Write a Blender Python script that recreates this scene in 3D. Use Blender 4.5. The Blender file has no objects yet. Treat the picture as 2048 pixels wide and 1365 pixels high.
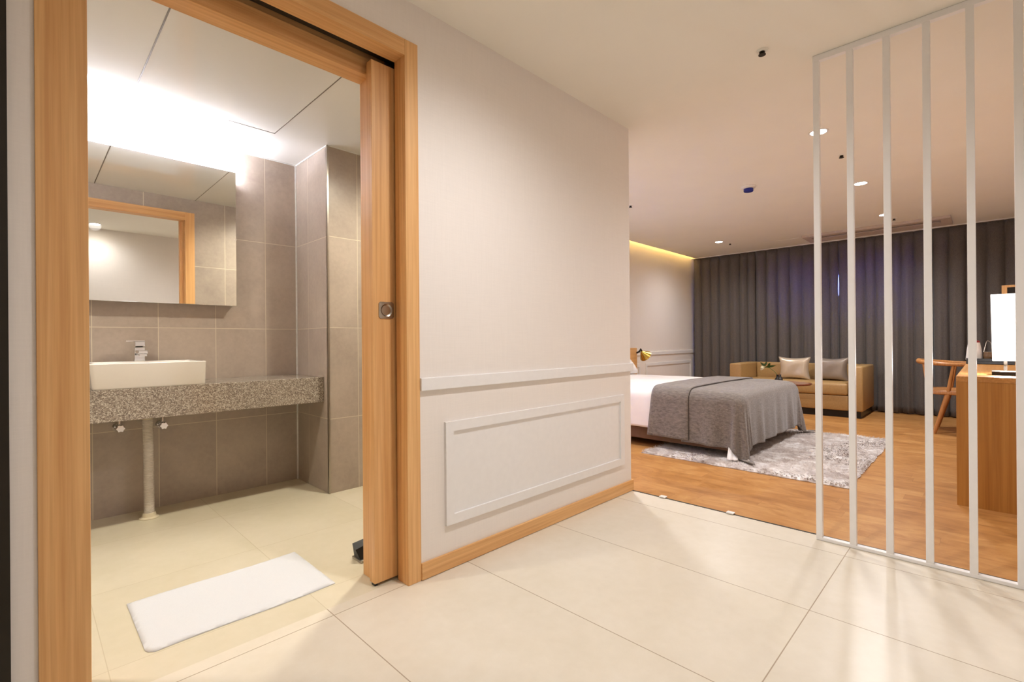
import bpy, bmesh, math, random
from mathutils import Vector, Matrix
random.seed(7)
PI = math.pi
scene = bpy.context.scene
col = scene.collection

# ------------------------------------------------------------------ camera
YAW, PITCH, ROLL, FPX = 0.7789757764905119, 0.0003839978, -0.0076207114, 962.6624504
cam_data = bpy.data.cameras.new('camera')
cam = bpy.data.objects.new('camera', cam_data)
col.objects.link(cam)
cam_data.sensor_fit = 'HORIZONTAL'
cam_data.sensor_width = 36.0
cam_data.lens = 36.0 * FPX / 2048.0
cam_data.clip_start = 0.01
_F = Vector((math.cos(YAW)*math.cos(PITCH), math.sin(YAW)*math.cos(PITCH), math.sin(PITCH)))
_R0 = Vector((math.sin(YAW), -math.cos(YAW), 0)); _U0 = _R0.cross(_F)
_R = math.cos(ROLL)*_R0 + math.sin(ROLL)*_U0
_U = -math.sin(ROLL)*_R0 + math.cos(ROLL)*_U0
_m = Matrix((_R, _U, -_F)).transposed().to_4x4()
_m.translation = Vector((0, 0, 0.97))
cam.matrix_world = _m
scene.camera = cam

# ------------------------------------------------------------------ world + exposure
world = bpy.data.worlds.new('night_sky')
scene.world = world
world.use_nodes = True
world.node_tree.nodes['Background'].inputs[0].default_value = (0.22, 0.30, 1.0, 1)
world.node_tree.nodes['Background'].inputs[1].default_value = 26.0
scene.view_settings.view_transform = 'Standard'
scene.view_settings.look = 'None'
scene.view_settings.gamma = 1.0
scene.view_settings.use_curve_mapping = False
scene.view_settings.exposure = 1.17

WARM = (0.96, 0.96, 1.0)
BATH_WARM = (1.0, 0.94, 0.78)
COOL = (0.84, 0.86, 1.0)
P_DOWN = 42.0        # bedroom downlights
P_HALL = 33.5        # hall downlights
P_BATH = 37.0

# ------------------------------------------------------------------ room numbers (metres)
YW = 1.6436          # hall face of the bathroom wall
YWB = 1.86           # bathroom face of the same wall
XE = 2.752           # where that wall ends and the bedroom begins
H = 2.337            # hall and bedroom ceiling
HB = 2.237           # bathroom ceiling
YB = 3.51            # bathroom back wall
XS = 1.37            # side of the tiled column
YS = 3.007           # front of the tiled column
YR = -0.62           # wall behind the camera / right wall of the bedroom
YL = 3.56            # left wall of the bedroom
XC = 7.94            # curtains
XW = 8.12            # window wall
XBACK = -1.35

# ------------------------------------------------------------------ node helpers
def srgb(r, g, b):
    f = lambda c: (c/255)/12.92 if c/255 <= 0.04045 else ((c/255+0.055)/1.055)**2.4
    return (f(r), f(g), f(b), 1)

class NT:
    def __init__(s, name):
        s.m = bpy.data.materials.new(name); s.m.use_nodes = True
        s.t = s.m.node_tree; s.b = s.t.nodes['Principled BSDF']
    def n(s, kind, **kw):
        nd = s.t.nodes.new(kind)
        for k, v in kw.items():
            if k.startswith('i_'):
                key = k[2:]; key = int(key) if key.isdigit() else key
                nd.inputs[key].default_value = v
            else: setattr(nd, k, v)
        return nd
    def l(s, a, b): s.t.links.new(a, b)
    def math(s, op, a, b=None, c=None):
        nd = s.n('ShaderNodeMath', operation=op)
        for i, v in enumerate((a, b, c)):
            if v is None: continue
            if isinstance(v, (int, float)): nd.inputs[i].default_value = v
            else: s.l(v, nd.inputs[i])
        return nd.outputs[0]
    def mix(s, fac, a, b, mode='MIX'):
        nd = s.n('ShaderNodeMix', data_type='RGBA', blend_type=mode)
        for sock, v in ((nd.inputs[0], fac), (nd.inputs[6], a), (nd.inputs[7], b)):
            if isinstance(v, (int, float, tuple)): sock.default_value = v
            else: s.l(v, sock)
        return nd.outputs[2]
    def coords(s, kind='Object', scale=(1, 1, 1)):
        if kind == 'Position': o = s.n('ShaderNodeNewGeometry').outputs['Position']
        else: o = s.n('ShaderNodeTexCoord').outputs[kind]
        mp = s.n('ShaderNodeMapping'); mp.inputs['Scale'].default_value = scale
        s.l(o, mp.inputs[0]); return mp.outputs[0]
    def noise(s, vec, scale, detail=3, rough=.5, dist=0):
        nd = s.n('ShaderNodeTexNoise'); s.l(vec, nd.inputs['Vector'])
        nd.inputs['Scale'].default_value = scale; nd.inputs['Detail'].default_value = detail
        nd.inputs['Roughness'].default_value = rough; nd.inputs['Distortion'].default_value = dist
        return nd.outputs['Fac']
    def ramp(s, fac, stops):
        nd = s.n('ShaderNodeValToRGB'); cr = nd.color_ramp
        cr.elements[0].position, cr.elements[0].color = stops[0]
        cr.elements[1].position, cr.elements[1].color = stops[-1]
        for p, c in stops[1:-1]:
            e = cr.elements.new(p); e.color = c
        s.l(fac, nd.inputs[0]); return nd.outputs[0]
    def bump(s, h, strength=.2, dist=.01):
        nd = s.n('ShaderNodeBump'); nd.inputs['Strength'].default_value = strength
        nd.inputs['Distance'].default_value = dist; s.l(h, nd.inputs['Height'])
        s.l(nd.outputs[0], s.b.inputs['Normal'])
    def mid(s, a, b): return tuple((x+y)/2 for x, y in zip(a, b))
    def set(s, **kw):
        for k, v in kw.items():
            key = {'color': 'Base Color', 'rough': 'Roughness', 'metal': 'Metallic', 'ior': 'IOR', 'trans': 'Transmission Weight',
                   'coat': 'Coat Weight', 'spec': 'Specular IOR Level', 'sheen': 'Sheen Weight'}[k]
            if isinstance(v, (int, float, tuple)): s.b.inputs[key].default_value = v
            else: s.l(v, s.b.inputs[key])
        return s

def plain(name, c, rough=.5, metal=0, amount=.06, scale=30, **kw):
    t = NT(name); v = t.coords()
    n = t.noise(v, scale)
    dark = tuple(x*(1-amount) for x in c[:3])+(1,); lite = tuple(min(1, x*(1+amount)) for x in c[:3])+(1,)
    t.set(color=t.ramp(n, [(.3, dark), (.7, lite)]), rough=rough, metal=metal, **kw)
    return t.m

def emit(name, c, strength):
    t = NT(name)
    e = t.n('ShaderNodeEmission'); e.inputs[0].default_value = c; e.inputs[1].default_value = strength
    t.l(e.outputs[0], t.t.nodes['Material Output'].inputs[0])
    return t.m

def wallpaper(name, c):
    t = NT(name); v = t.coords('Position', (1, 1, 1))
    s1 = t.noise(t.coords('Position', (9, 9, 260)), 1.0, 3)
    s2 = t.noise(t.coords('Position', (260, 260, 9)), 1.0, 3)
    f = t.math('ADD', s1, s2)
    t.set(color=t.ramp(t.math('MULTIPLY', f, .5), [(.35, tuple(x*.965 for x in c[:3])+(1,)), (.65, c)]), rough=.75)
    t.bump(f, .06, .003)
    return t.m

def wood(name, c_dark, c_mid, c_lite, axis='Z', rough=.42, kind='Object', fine=1.0):
    t = NT(name)
    i = 'XYZ'.index(axis)
    sc = [22*fine]*3; sc[i] = .7
    v = t.coords(kind, tuple(sc))
    n1 = t.noise(v, 1.0, 4, .55, .6)
    sc2 = [85*fine]*3; sc2[i] = 1.6
    n2 = t.noise(t.coords(kind, tuple(sc2)), 1.0, 3, .6)
    c = t.ramp(n1, [(.28, c_mid), (.5, t.mid(c_mid, c_lite)), (.72, c_lite)])
    c = t.mix(t.ramp(n2, [(.38, (0, 0, 0, 1)), (.66, (.52, .52, .52, 1))]), c, c_dark)
    t.set(color=c, rough=rough)
    t.bump(n2, .06, .002)
    return t.m

def gridline(t, comp, off, sp, w):
    """1 on the line, 0 off it; also returns the cell index"""
    a = t.math('DIVIDE', t.math('SUBTRACT', comp, off), sp)
    cell = t.math('FLOOR', a)
    f = t.math('FRACT', t.math('ADD', a, .5))
    d = t.math('MULTIPLY', t.math('ABSOLUTE', t.math('SUBTRACT', f, .5)), sp)
    return t.math('LESS_THAN', d, w/2), cell

def tile(name, ax, oa, sa, oz, sz, az, base, base2, grout, gw=.004, rough=.35, var=.06, nscale=3.0, fine=40):
    t = NT(name)
    pos = t.n('ShaderNodeNewGeometry').outputs['Position']
    sep = t.n('ShaderNodeSeparateXYZ'); t.l(pos, sep.inputs[0])
    la, ca = gridline(t, sep.outputs['XYZ'.index(ax)], oa, sa, gw)
    lz, cz = gridline(t, sep.outputs['XYZ'.index(az)], oz, sz, gw)
    line = t.math('MAXIMUM', la, lz)
    cmb = t.n('ShaderNodeCombineXYZ'); t.l(ca, cmb.inputs[0]); t.l(cz, cmb.inputs[1])
    wn = t.n('ShaderNodeTexWhiteNoise', noise_dimensions='3D'); t.l(cmb.outputs[0], wn.inputs[0])
    off = t.n('ShaderNodeVectorMath', operation='MULTIPLY_ADD'); t.l(wn.outputs['Color'], off.inputs[0])
    off.inputs[1].default_value = (7, 7, 7); t.l(pos, off.inputs[2])
    n1 = t.noise(off.outputs[0], nscale, 5, .6, .4)
    n2 = t.noise(off.outputs[0], fine, 4, .6)
    f = t.math('ADD', t.math('MULTIPLY', n1, .7), t.math('MULTIPLY', n2, .3))
    c = t.ramp(f, [(.35, base), (.65, base2)])
    v = t.math('ADD', t.math('MULTIPLY', wn.outputs['Value'], var), 1-var/2)
    hsv = t.n('ShaderNodeHueSaturation'); t.l(c, hsv.inputs['Color']); t.l(v, hsv.inputs['Value'])
    t.set(color=t.mix(line, hsv.outputs[0], grout), rough=t.math('ADD', t.math('MULTIPLY', line, .4), rough))
    t.bump(t.math('SUBTRACT', 1.0, line), .3, .002)
    return t.m

# ------------------------------------------------------------------ materials
M = {}
M['paper'] = wallpaper('beige_linen_wallpaper', srgb(240, 232, 224))
M['paper_dado'] = wallpaper('pink_beige_linen_wallpaper', srgb(240, 232, 224))
M['white_trim'] = plain('white_painted_moulding', srgb(238, 235, 232), .45, amount=.015)
M['ceiling'] = plain('cream_ceiling_paint', srgb(246, 242, 230), .8, amount=.012, scale=3)
OD, OM, OL = srgb(196, 132, 72), srgb(226, 170, 106), srgb(238, 192, 132)
M['oak'] = wood('oak_veneer_upright', OD, OM, OL, 'Z')
M['oak_x'] = wood('oak_veneer_lengthwise', OD, OM, OL, 'X')
M['oak_y'] = wood('oak_veneer_crosswise', OD, OM, OL, 'Y')
M['desk_z'] = wood('desk_veneer_upright', srgb(152, 96, 34), srgb(178, 120, 48), srgb(194, 138, 64), 'Z', .5)
M['desk_x'] = wood('desk_veneer_lengthwise', srgb(158, 100, 40), srgb(188, 130, 62), srgb(206, 150, 84), 'X', .4)
M['chair'] = wood('chair_oiled_wood', srgb(152, 96, 46), srgb(188, 126, 68), srgb(208, 148, 90), 'Z', .35)
GR = srgb(214, 204, 184)
TB, TB2 = srgb(168, 154, 142), srgb(188, 174, 160)
M['tile_back'] = tile('stone_wall_tile_back', 'X', -.04, .3, -.11, .588, 'Z', TB, TB2, GR, .004)
M['tile_side'] = tile('stone_wall_tile_side', 'Y', 3.313, .6, -.11, .588, 'Z', TB, TB2, GR, .004)
M['tile_col'] = tile('stone_wall_tile_column', 'X', 1.572, .3, -.11, .588, 'Z', TB, TB2, GR, .004)
M['tile_front'] = tile('stone_wall_tile_front', 'X', .1, .6, -.11, .588, 'Z', TB, TB2, GR, .005)
FL, FL2 = srgb(224, 214, 194), srgb(234, 225, 208)
M['floor_tile'] = tile('cream_floor_tile', 'X', .768, .5985, .458, 1.2, 'Y', FL, FL2, srgb(176, 158, 134), .0035, .3, .03, 2.2, 22)
M['bath_floor'] = tile('cream_bathroom_floor_tile', 'X', .768, .5985, 1.86, .6, 'Y', srgb(216, 206, 178), srgb(226, 216, 192), srgb(206, 194, 166), .0025, .32, .03, 2.2, 22)
M['bath_ceiling'] = plain('glossy_bathroom_ceiling_panel', srgb(228, 226, 220), .06, amount=.01, scale=2)
M['seam'] = plain('ceiling_panel_seam', srgb(120, 112, 100), .6)
M['silicone'] = plain('white_silicone', srgb(235, 235, 232), .35)
M['steel'] = plain('brushed_steel', srgb(176, 168, 156), .3, 1.0)
M['chrome'] = plain('chrome', (.85, .85, .86, 1), .06, 1.0, amount=.01)
M['mirror'] = plain('mirror_glass', (.93, .94, .91, 1), .0, 1.0, amount=0.0)
M['dark_metal'] = plain('dark_bronze_metal', srgb(40, 34, 24), .45, .3)
M['cab_side'] = plain('white_cabinet_side', srgb(220, 218, 212), .4)
M['ceramic'] = plain('white_glazed_ceramic', srgb(238, 233, 226), .08, amount=.005)
M['pvc'] = plain('cream_pvc', srgb(226, 214, 186), .45)
M['pvc_grey'] = plain('grey_pvc_hose', srgb(220, 212, 202), .45)
M['towel'] = plain('white_terry', srgb(222, 224, 228), .9, amount=.02, scale=400)
M['rubber'] = plain('black_rubber', srgb(24, 24, 26), .5)
M['lattice'] = plain('white_lacquered_metal', srgb(246, 244, 242), .4, amount=.01)
M['black'] = plain('black_lacquer', srgb(22, 20, 20), .35)
M['black_strip'] = plain('dark_threshold_metal', srgb(70, 64, 56), .4, .4)
M['plastic'] = plain('white_plastic', srgb(238, 234, 228), .35)
M['blue'] = plain('blue_plastic_dust_cap', srgb(26, 40, 140), .4)
M['brass'] = plain('polished_brass', srgb(200, 165, 80), .25, 1.0)
M['leather'] = plain('tan_leather', srgb(176, 140, 88), .42, amount=.07, scale=60)
M['satin_cream'] = plain('cream_satin', srgb(214, 196, 172), .32, .25, amount=.03)
M['satin_grey'] = plain('grey_satin', srgb(158, 144, 130), .34, .25, amount=.03)
M['red'] = plain('red_plastic', srgb(150, 34, 34), .4)
M['bedframe'] = plain('brown_bed_base_fabric', srgb(118, 88, 64), .8)
M['table_wood'] = wood('dark_cherry_wood', srgb(74, 30, 18), srgb(112, 54, 34), srgb(136, 74, 50), 'X', .2)
M['leaf'] = plain('green_leaf', srgb(76, 98, 40), .5)
M['petal'] = plain('cream_petal', srgb(236, 226, 190), .6)
M['lamp_shade'] = emit('glowing_white_lampshade', (1.0, .93, .84, 1), 2.6)
M['led'] = emit('cool_white_led_tube', COOL+(1,), 150)
M['led_warm'] = emit('warm_led_strip', (1.0, .70, .28, 1), 20)
M['disc'] = emit('downlight_diffuser', (1.0, .93, .82, 1), 30)
M['ac_plastic'] = plain('beige_grey_appliance_plastic', srgb(206, 190, 178), .5)
M['bulb'] = emit('reading_lamp_bulb', (1.0, .85, .5, 1), 12)

def m_granite():
    t = NT('speckled_granite'); v = t.coords()
    vo = t.n('ShaderNodeTexVoronoi'); t.l(v, vo.inputs['Vector']); vo.inputs['Scale'].default_value = 240
    n = t.noise(v, 120, 4, .7)
    sep = t.n('ShaderNodeSeparateColor'); t.l(vo.outputs['Color'], sep.inputs[0])
    f = t.math('ADD', t.math('MULTIPLY', sep.outputs[0], .65), t.math('MULTIPLY', n, .35))
    t.set(color=t.ramp(f, [(.2, srgb(112, 99, 90)), (.4, srgb(142, 130, 118)), (.6, srgb(164, 152, 138)), (.82, srgb(204, 196, 182))]), rough=.14)
    return t.m
M['granite'] = m_granite()

def m_woodfloor():
    t = NT('laminate_plank_floor')
    pos = t.n('ShaderNodeNewGeometry').outputs['Position']
    sep = t.n('ShaderNodeSeparateXYZ'); t.l(pos, sep.inputs[0])
    # planks run along Y, 0.12 wide in X, staggered ends
    row = t.math('FLOOR', t.math('DIVIDE', sep.outputs[0], .12))
    wr = t.n('ShaderNodeTexWhiteNoise', noise_dimensions='1D'); t.l(row, wr.inputs['W'])
    ys = t.math('ADD', sep.outputs[1], t.math('MULTIPLY', wr.outputs['Value'], .8))
    lx, _ = gridline(t, sep.outputs[0], 0, .12, .0018)
    ly, cy = gridline(t, ys, 0, .8, .0018)
    cmb = t.n('ShaderNodeCombineXYZ'); t.l(row, cmb.inputs[0]); t.l(cy, cmb.inputs[1])
    wn = t.n('ShaderNodeTexWhiteNoise', noise_dimensions='3D'); t.l(cmb.outputs[0], wn.inputs[0])
    off = t.n('ShaderNodeVectorMath', operation='MULTIPLY_ADD'); t.l(wn.outputs['Color'], off.inputs[0])
    off.inputs[1].default_value = (9, 9, 9); t.l(pos, off.inputs[2])
    mp = t.n('ShaderNodeMapping'); mp.inputs['Scale'].default_value = (8, 3.0, 1); t.l(off.outputs[0], mp.inputs[0])
    n1 = t.noise(mp.outputs[0], 1.0, 5, .62, 1.8)
    n3 = t.noise(pos, 3.2, 3, .6, .8)
    f = t.math('ADD', t.math('MULTIPLY', n1, .62), t.math('ADD', t.math('MULTIPLY', wn.outputs['Value'], .14), t.math('MULTIPLY', n3, .26)))
    c = t.ramp(f, [(.32, srgb(160, 108, 56)), (.5, srgb(186, 132, 74)), (.68, srgb(204, 154, 94))])
    c = t.mix(t.math('MULTIPLY', t.math('MAXIMUM', lx, ly), .35), c, srgb(110, 66, 34))
    t.set(color=c, rough=.42, spec=.25)
    t.bump(n1, .05, .002)
    return t.m
M['woodfloor'] = m_woodfloor()

def m_curtain():
    t = NT('charcoal_blackout_curtain'); v = t.coords('Object', (260, 260, 60))
    n = t.noise(v, 1.0, 3, .6)
    c = t.ramp(n, [(.3, srgb(92, 85, 80)), (.7, srgb(122, 114, 107))])
    t.set(color=c, rough=.85, sheen=.2)
    tr = t.n('ShaderNodeBsdfTranslucent'); tr.inputs[0].default_value = srgb(120, 120, 130)
    mx = t.n('ShaderNodeMixShader'); mx.inputs[0].default_value = .19
    t.l(t.b.outputs[0], mx.inputs[1]); t.l(tr.outputs[0], mx.inputs[2])
    t.l(mx.outputs[0], t.t.nodes['Material Output'].inputs[0])
    t.bump(n, .15, .002)
    return t.m
M['curtain'] = m_curtain()

def m_throw(name, c1, c2):
    t = NT(name)
    n = t.noise(t.coords('Position', (30, 30, 330)), 1.0, 3, .6, .5)
    n2 = t.noise(t.coords('Position', (300, 26, 60)), 1.0, 3, .6, .5)
    f = t.math('MULTIPLY', t.math('ADD', n, n2), .5)
    t.set(color=t.ramp(f, [(.38, c1), (.62, c2)]), rough=.9, sheen=.3)
    t.bump(f, .55, .006)
    return t.m
M['throw'] = m_throw('grey_woven_throw', srgb(100, 91, 84), srgb(142, 132, 123))
M['piping'] = plain('dark_grey_piping', srgb(72, 62, 56), .9)

def m_duvet():
    t = NT('white_cotton_duvet'); v = t.coords()
    n = t.noise(v, 4, 3, .5)
    t.set(color=t.ramp(n, [(.3, srgb(240, 234, 230)), (.7, srgb(248, 243, 240))]), rough=.8, sheen=.15)
    t.bump(n, .25, .03)
    return t.m
M['duvet'] = m_duvet()

def m_rug():
    t = NT('silver_grey_shag'); v = t.coords('Position', (1, 1, .3))
    n = t.noise(v, 5.5, 4, .65, 1.5)
    n2 = t.noise(v, 46, 3, .7)
    f = t.math('ADD', t.math('MULTIPLY', n, .72), t.math('MULTIPLY', n2, .28))
    t.set(color=t.ramp(f, [(.36, srgb(158, 140, 130)), (.5, srgb(196, 184, 176)), (.64, srgb(240, 236, 232))]), rough=.7, sheen=.4)
    return t.m
M['rug'] = m_rug()

def m_glass(name, c=(1, 1, 1, 1), rough=0.0):
    t = NT(name); t.set(color=c, rough=rough, trans=1.0, ior=1.45); return t.m
M['glass'] = m_glass('clear_glass')
M['pane'] = m_glass('window_glass', (.95, .97, 1, 1))
M['dark_glass'] = plain('dark_tinted_glass', srgb(46, 42, 40), .12)
M['amber_glass'] = plain('smoked_amber_glass', srgb(110, 82, 56), .12)

# ------------------------------------------------------------------ geometry helpers
def bx(bm, x0, x1, y0, y1, z0, z1, bev=0, seg=2):
    vs = [bm.verts.new(p) for p in ((x0,y0,z0),(x1,y0,z0),(x1,y1,z0),(x0,y1,z0),(x0,y0,z1),(x1,y0,z1),(x1,y1,z1),(x0,y1,z1))]
    fs = [bm.faces.new([vs[i] for i in f]) for f in ((0,3,2,1),(4,5,6,7),(0,1,5,4),(1,2,6,5),(2,3,7,6),(3,0,4,7))]
    if bev:
        es = list({e for f in fs for e in f.edges})
        bmesh.ops.bevel(bm, geom=es, offset=bev, segments=seg, affect='EDGES', profile=.5)
    return bm

def box(x0, x1, y0, y1, z0, z1, bev=0, seg=2):
    return bx(bmesh.new(), x0, x1, y0, y1, z0, z1, bev, seg)

def ring_loft(bm, rings, cap=True, closed=True):
    """rings: lists of points, equal length"""
    R = [[bm.verts.new(p) for p in r] for r in rings]
    n = len(R[0])
    for a, b in zip(R, R[1:]):
        for i in range(n if closed else n-1):
            j = (i+1) % n
            bm.faces.new((a[i], a[j], b[j], b[i]))
    if cap:
        bm.faces.new(R[0][::-1]); bm.faces.new(R[-1])
    return R

def lathe(prof, c=(0, 0, 0), seg=24, bm=None, cap=True):
    bm = bm or bmesh.new()
    rings = [[(c[0]+r*math.cos(2*PI*i/seg), c[1]+r*math.sin(2*PI*i/seg), c[2]+z) for i in range(seg)] for r, z in prof]
    ring_loft(bm, rings, cap)
    return bm

def tube(pts, rad, seg=10, bm=None, flat=1.0):
    """tube along pts; rad number or list"""
    bm = bm or bmesh.new()
    pts = [Vector(p) for p in pts]
    rads = rad if isinstance(rad, (list, tuple)) else [rad]*len(pts)
    rings = []; up = Vector((0, 0, 1))
    for i, p in enumerate(pts):
        d = (pts[min(i+1, len(pts)-1)] - pts[max(i-1, 0)]).normalized()
        ref = up if abs(d.dot(up)) < .95 else Vector((1, 0, 0))
        a = d.cross(ref).normalized(); b = a.cross(d).normalized()
        r = rads[i]
        rings.append([p + a*(math.cos(2*PI*k/seg)*r) + b*(math.sin(2*PI*k/seg)*r*flat) for k in range(seg)])
    ring_loft(bm, rings)
    return bm

def obj(name, bm, mat, parent=None, smooth=False, local=False, angle=40):
    bmesh.ops.recalc_face_normals(bm, faces=bm.faces[:])
    me = bpy.data.meshes.new(name)
    base = Vector((0, 0, 0))
    if parent is None and not local:
        bm.verts.ensure_lookup_table()
        xs = [v.co.x for v in bm.verts]; ys = [v.co.y for v in bm.verts]; zs = [v.co.z for v in bm.verts]
        base = Vector(((min(xs)+max(xs))/2, (min(ys)+max(ys))/2, min(zs)))
        bmesh.ops.translate(bm, verts=bm.verts[:], vec=-base)
    elif parent is not None and not local:
        bmesh.ops.translate(bm, verts=bm.verts[:], vec=-world_loc(parent))
    if smooth:
        for f in bm.faces: f.smooth = True
        for e in bm.edges:
            if len(e.link_faces) == 2 and e.calc_face_angle(0) > math.radians(angle): e.smooth = False
    bm.to_mesh(me); bm.free()
    me.materials.append(M[mat] if isinstance(mat, str) else mat)
    o = bpy.data.objects.new(name, me); col.objects.link(o)
    if parent is None: o.location = base
    else: o.parent = parent
    return o

def world_loc(o):
    v = Vector((0, 0, 0))
    while o is not None:
        v = v + o.location; o = o.parent
    return v

def tag(o, label, cat, group=None, kind=None):
    o['label'] = label; o['category'] = cat
    if group: o['group'] = group
    if kind: o['kind'] = kind
    return o

def thing(name, label, cat, loc=(0, 0, 0), group=None):
    o = bpy.data.objects.new(name, None); col.objects.link(o)
    o.location = loc; o.empty_display_size = .1
    return tag(o, label, cat, group)

def struct(name, bm, mat, parent=None, smooth=False, label=None):
    o = obj(name, bm, mat, parent, smooth)
    if parent is None: o['kind'] = 'structure'
    if label: o['label'] = label
    return o

def dup(root, loc, label):
    r = root.copy(); col.objects.link(r); r.location = loc; r['label'] = label
    for ch in list(root.children):
        c = ch.copy(); col.objects.link(c); c.parent = r
        if ch.data and ch.type == 'LIGHT': c.data = ch.data
    return r

# ================================================================== THE SETTING
struct('floor', box(XBACK, XE, YR, YW+.07, -.1, 0), 'floor_tile', label='cream tiled hall floor')
struct('floor_bathroom', box(-.8, 2.65, YW+.07, YB+.1, -.1, 0), 'bath_floor', label='cream tiled bathroom floor')
bmf = bmesh.new(); bx(bmf, XE, XW+.1, YR, YL, -.1, 0)
struct('floor_bedroom', bmf, 'woodfloor', label='warm brown plank floor of the bedroom')
bmc = bmesh.new()
bx(bmc, XBACK-.1, XE, YR-.1, YWB, H, H+.12)
bx(bmc, XE, XW+.1, YR, 3.475, H, H+.12)
struct('ceiling', bmc, 'ceiling', label='flat cream ceiling of hall and bedroom')
bcv = bmesh.new(); bx(bcv, XE-.05, XW+.1, 3.28, YL+.1, H+.24, H+.3); bx(bcv, XE-.05, XW+.1, 3.28, 3.30, H+.12, H+.24); bx(bcv, XE-.05, XE, 3.28, YL+.1, H-.001, H+.24); bx(bcv, XW, XW+.1, 3.30, YL+.1, H+.10, H+.24)
struct('ceiling_cove', bcv, 'ceiling', label='recess of the light cove over the bedroom wall')

# bathroom wall toward the hall, in two skins with the door pocket between them
bw = bmesh.new()
bx(bw, -.0262, .03, YW, YW+.06, 0, H)
bx(bw, .03, 1.12, YW, YW+.06, 2.165, H)
bx(bw, 1.12, XE, YW, YW+.06, 0, H)
bx(bw, XBACK, -.03, YW, YW+.06, 2.25, H)
bx(bw, XE-.05, XE, YW+.06, YL-.02, 0, H)                 # end of the wall, bedroom side
struct('wall_hall', bw, 'paper', label='beige linen papered wall between door frame and bedroom')
bt = bmesh.new()
bx(bt, -.8, .03, YWB-.05, YWB, 0, HB+.1)
bx(bt, .03, 1.06, YWB-.05, YWB, 2.10, HB+.1)
bx(bt, 1.06, 2.65, YWB-.05, YWB, 0, HB+.1)
struct('wall_bathroom_front', bt, 'tile_front', label='stone tiled inner side of the door wall')
struct('wall_bathroom_back', box(-.8, XS+.02, YB, YB+.1, 0, HB+.1), 'tile_back', label='greige stone tiled wall behind the washstand')
struct('wall_column_side', box(XS, XS+.02, YS, YB, 0, HB+.1), 'tile_side', label='greige tiled side of the projecting column')
struct('wall_column_front', box(XS, 2.65, YS-.004, YS+.02, 0, HB+.1), 'tile_col', label='greige tiled front of the projecting column')
struct('wall_bathroom_right', box(2.60, 2.65, YWB, YS, 0, HB+.1), 'tile_side')
struct('wall_bathroom_left', box(-.85, -.8, YWB-.05, YB+.1, 0, HB+.1), 'tile_side')
struct('trim_1', box(XS-.006, XS+.004, YS-.010, YS+.002, 0, HB), 'steel', label='steel edge strip on the tiled column corner')
struct('trim_2', box(XS-.008, XS, YB-.008, YB, 0, HB), 'silicone', label='white silicone joint in the tiled corner')
bj = bmesh.new(); bx(bj, -.8, XS, YB-.006, YB, HB-.006, HB); bx(bj, XS-.006, XS, YS, YB, HB-.006, HB); bx(bj, XS, 2.6, YS-.01, YS-.004, HB-.006, HB)
struct('trim_3', bj, 'silicone', label='white joint between tiles and bathroom ceiling')
struct('ceiling_bathroom', box(-.8, 2.65, YWB-.05, YB+.1, HB, HB+.05), 'bath_ceiling', label='glossy off-white panelled bathroom ceiling')
bs = bmesh.new()
bx(bs, .389, .395, YWB, 3.06, HB-.0012, HB); bx(bs, .389, 1.071, 3.055, 3.060, HB-.0012, HB); bx(bs, 1.066, 1.071, YWB, 3.06, HB-.0012, HB)
struct('trim_4', bs, 'seam', label='fine seams of the bathroom ceiling panels')

# other walls
struct('wall_right', box(XBACK, XW+.1, YR-.1, YR, 0, H+.1), 'paper', label='beige papered wall on the right')
struct('wall_rear', box(XBACK-.1, XBACK, YR-.1, YW+.06, 0, H+.1), 'paper')
struct('wall_left', box(XE, XW+.1, YL, YL+.1, 0, H+.3), 'paper', label='pale beige bedroom wall behind the bed')
# window wall with opening
ww = bmesh.new()
bx(ww, XW, XW+.1, YR, .55, 0, H+.1); bx(ww, XW, XW+.1, 2.45, YL, 0, H+.1)
bx(ww, XW, XW+.1, .55, 2.45, 0, 1.15); bx(ww, XW, XW+.1, .55, 2.45, 2.10, H+.1)
struct('wall_window', ww, 'paper')
win = bpy.data.objects.new('window_1', None); col.objects.link(win); win.location = (XW+.05, 1.5, 1.15)
win['kind'] = 'structure'; win['label'] = 'window hidden behind the charcoal curtains'
wf = bmesh.new()
bx(wf, XW+.02, XW+.08, .55, .60, 1.15, 2.10); bx(wf, XW+.02, XW+.08, 2.40, 2.45, 1.15, 2.10)
bx(wf, XW+.02, XW+.08, .60, 2.40, 1.15, 1.20); bx(wf, XW+.02, XW+.08, .60, 2.40, 2.05, 2.10); bx(wf, XW+.02, XW+.08, 1.50, 1.55, 1.2, 2.05)
obj('window_frame', wf, 'plastic', win)
obj('pane', box(XW+.045, XW+.051, .6, 1.5, 1.2, 2.05), 'pane', win); obj('pane', box(XW+.045, XW+.051, 1.55, 2.4, 1.2, 2.05), 'pane', win)

# bedroom left wall trims
def moulding(bm, x0, x1, z0, z1, y, w=.035, d=.012):
    """rectangular frame moulding on a wall facing -Y"""
    for a, b, c, e in ((x0, x1, z1-w, z1), (x0, x1, z0, z0+w), (x0, x0+w, z0+w, z1-w), (x1-w, x1, z0+w, z1-w)):
        bx(bm, a, b, y-d, y, c, e)
struct('trim_5', box(XE, XC+.12, YL-.016, YL, .750, .800, .003), 'white_trim', label='white dado rail on the bedroom wall')
for k, (a, b) in enumerate(((3.3, 6.22), (6.38, 7.90))):
    mb = bmesh.new(); moulding(mb, a, b, .15, .63, YL, .04)
    struct('trim_%d' % (6+k), mb, 'white_trim', label='white wall panel moulding by the bed')
struct('baseboard_left', box(XE, XC+.1, YL-.012, YL, 0, .07), 'oak_x')
struct('baseboard_right', box(XBACK, XC+.1, YR, YR+.012, 0, .07), 'oak_x')
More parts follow.
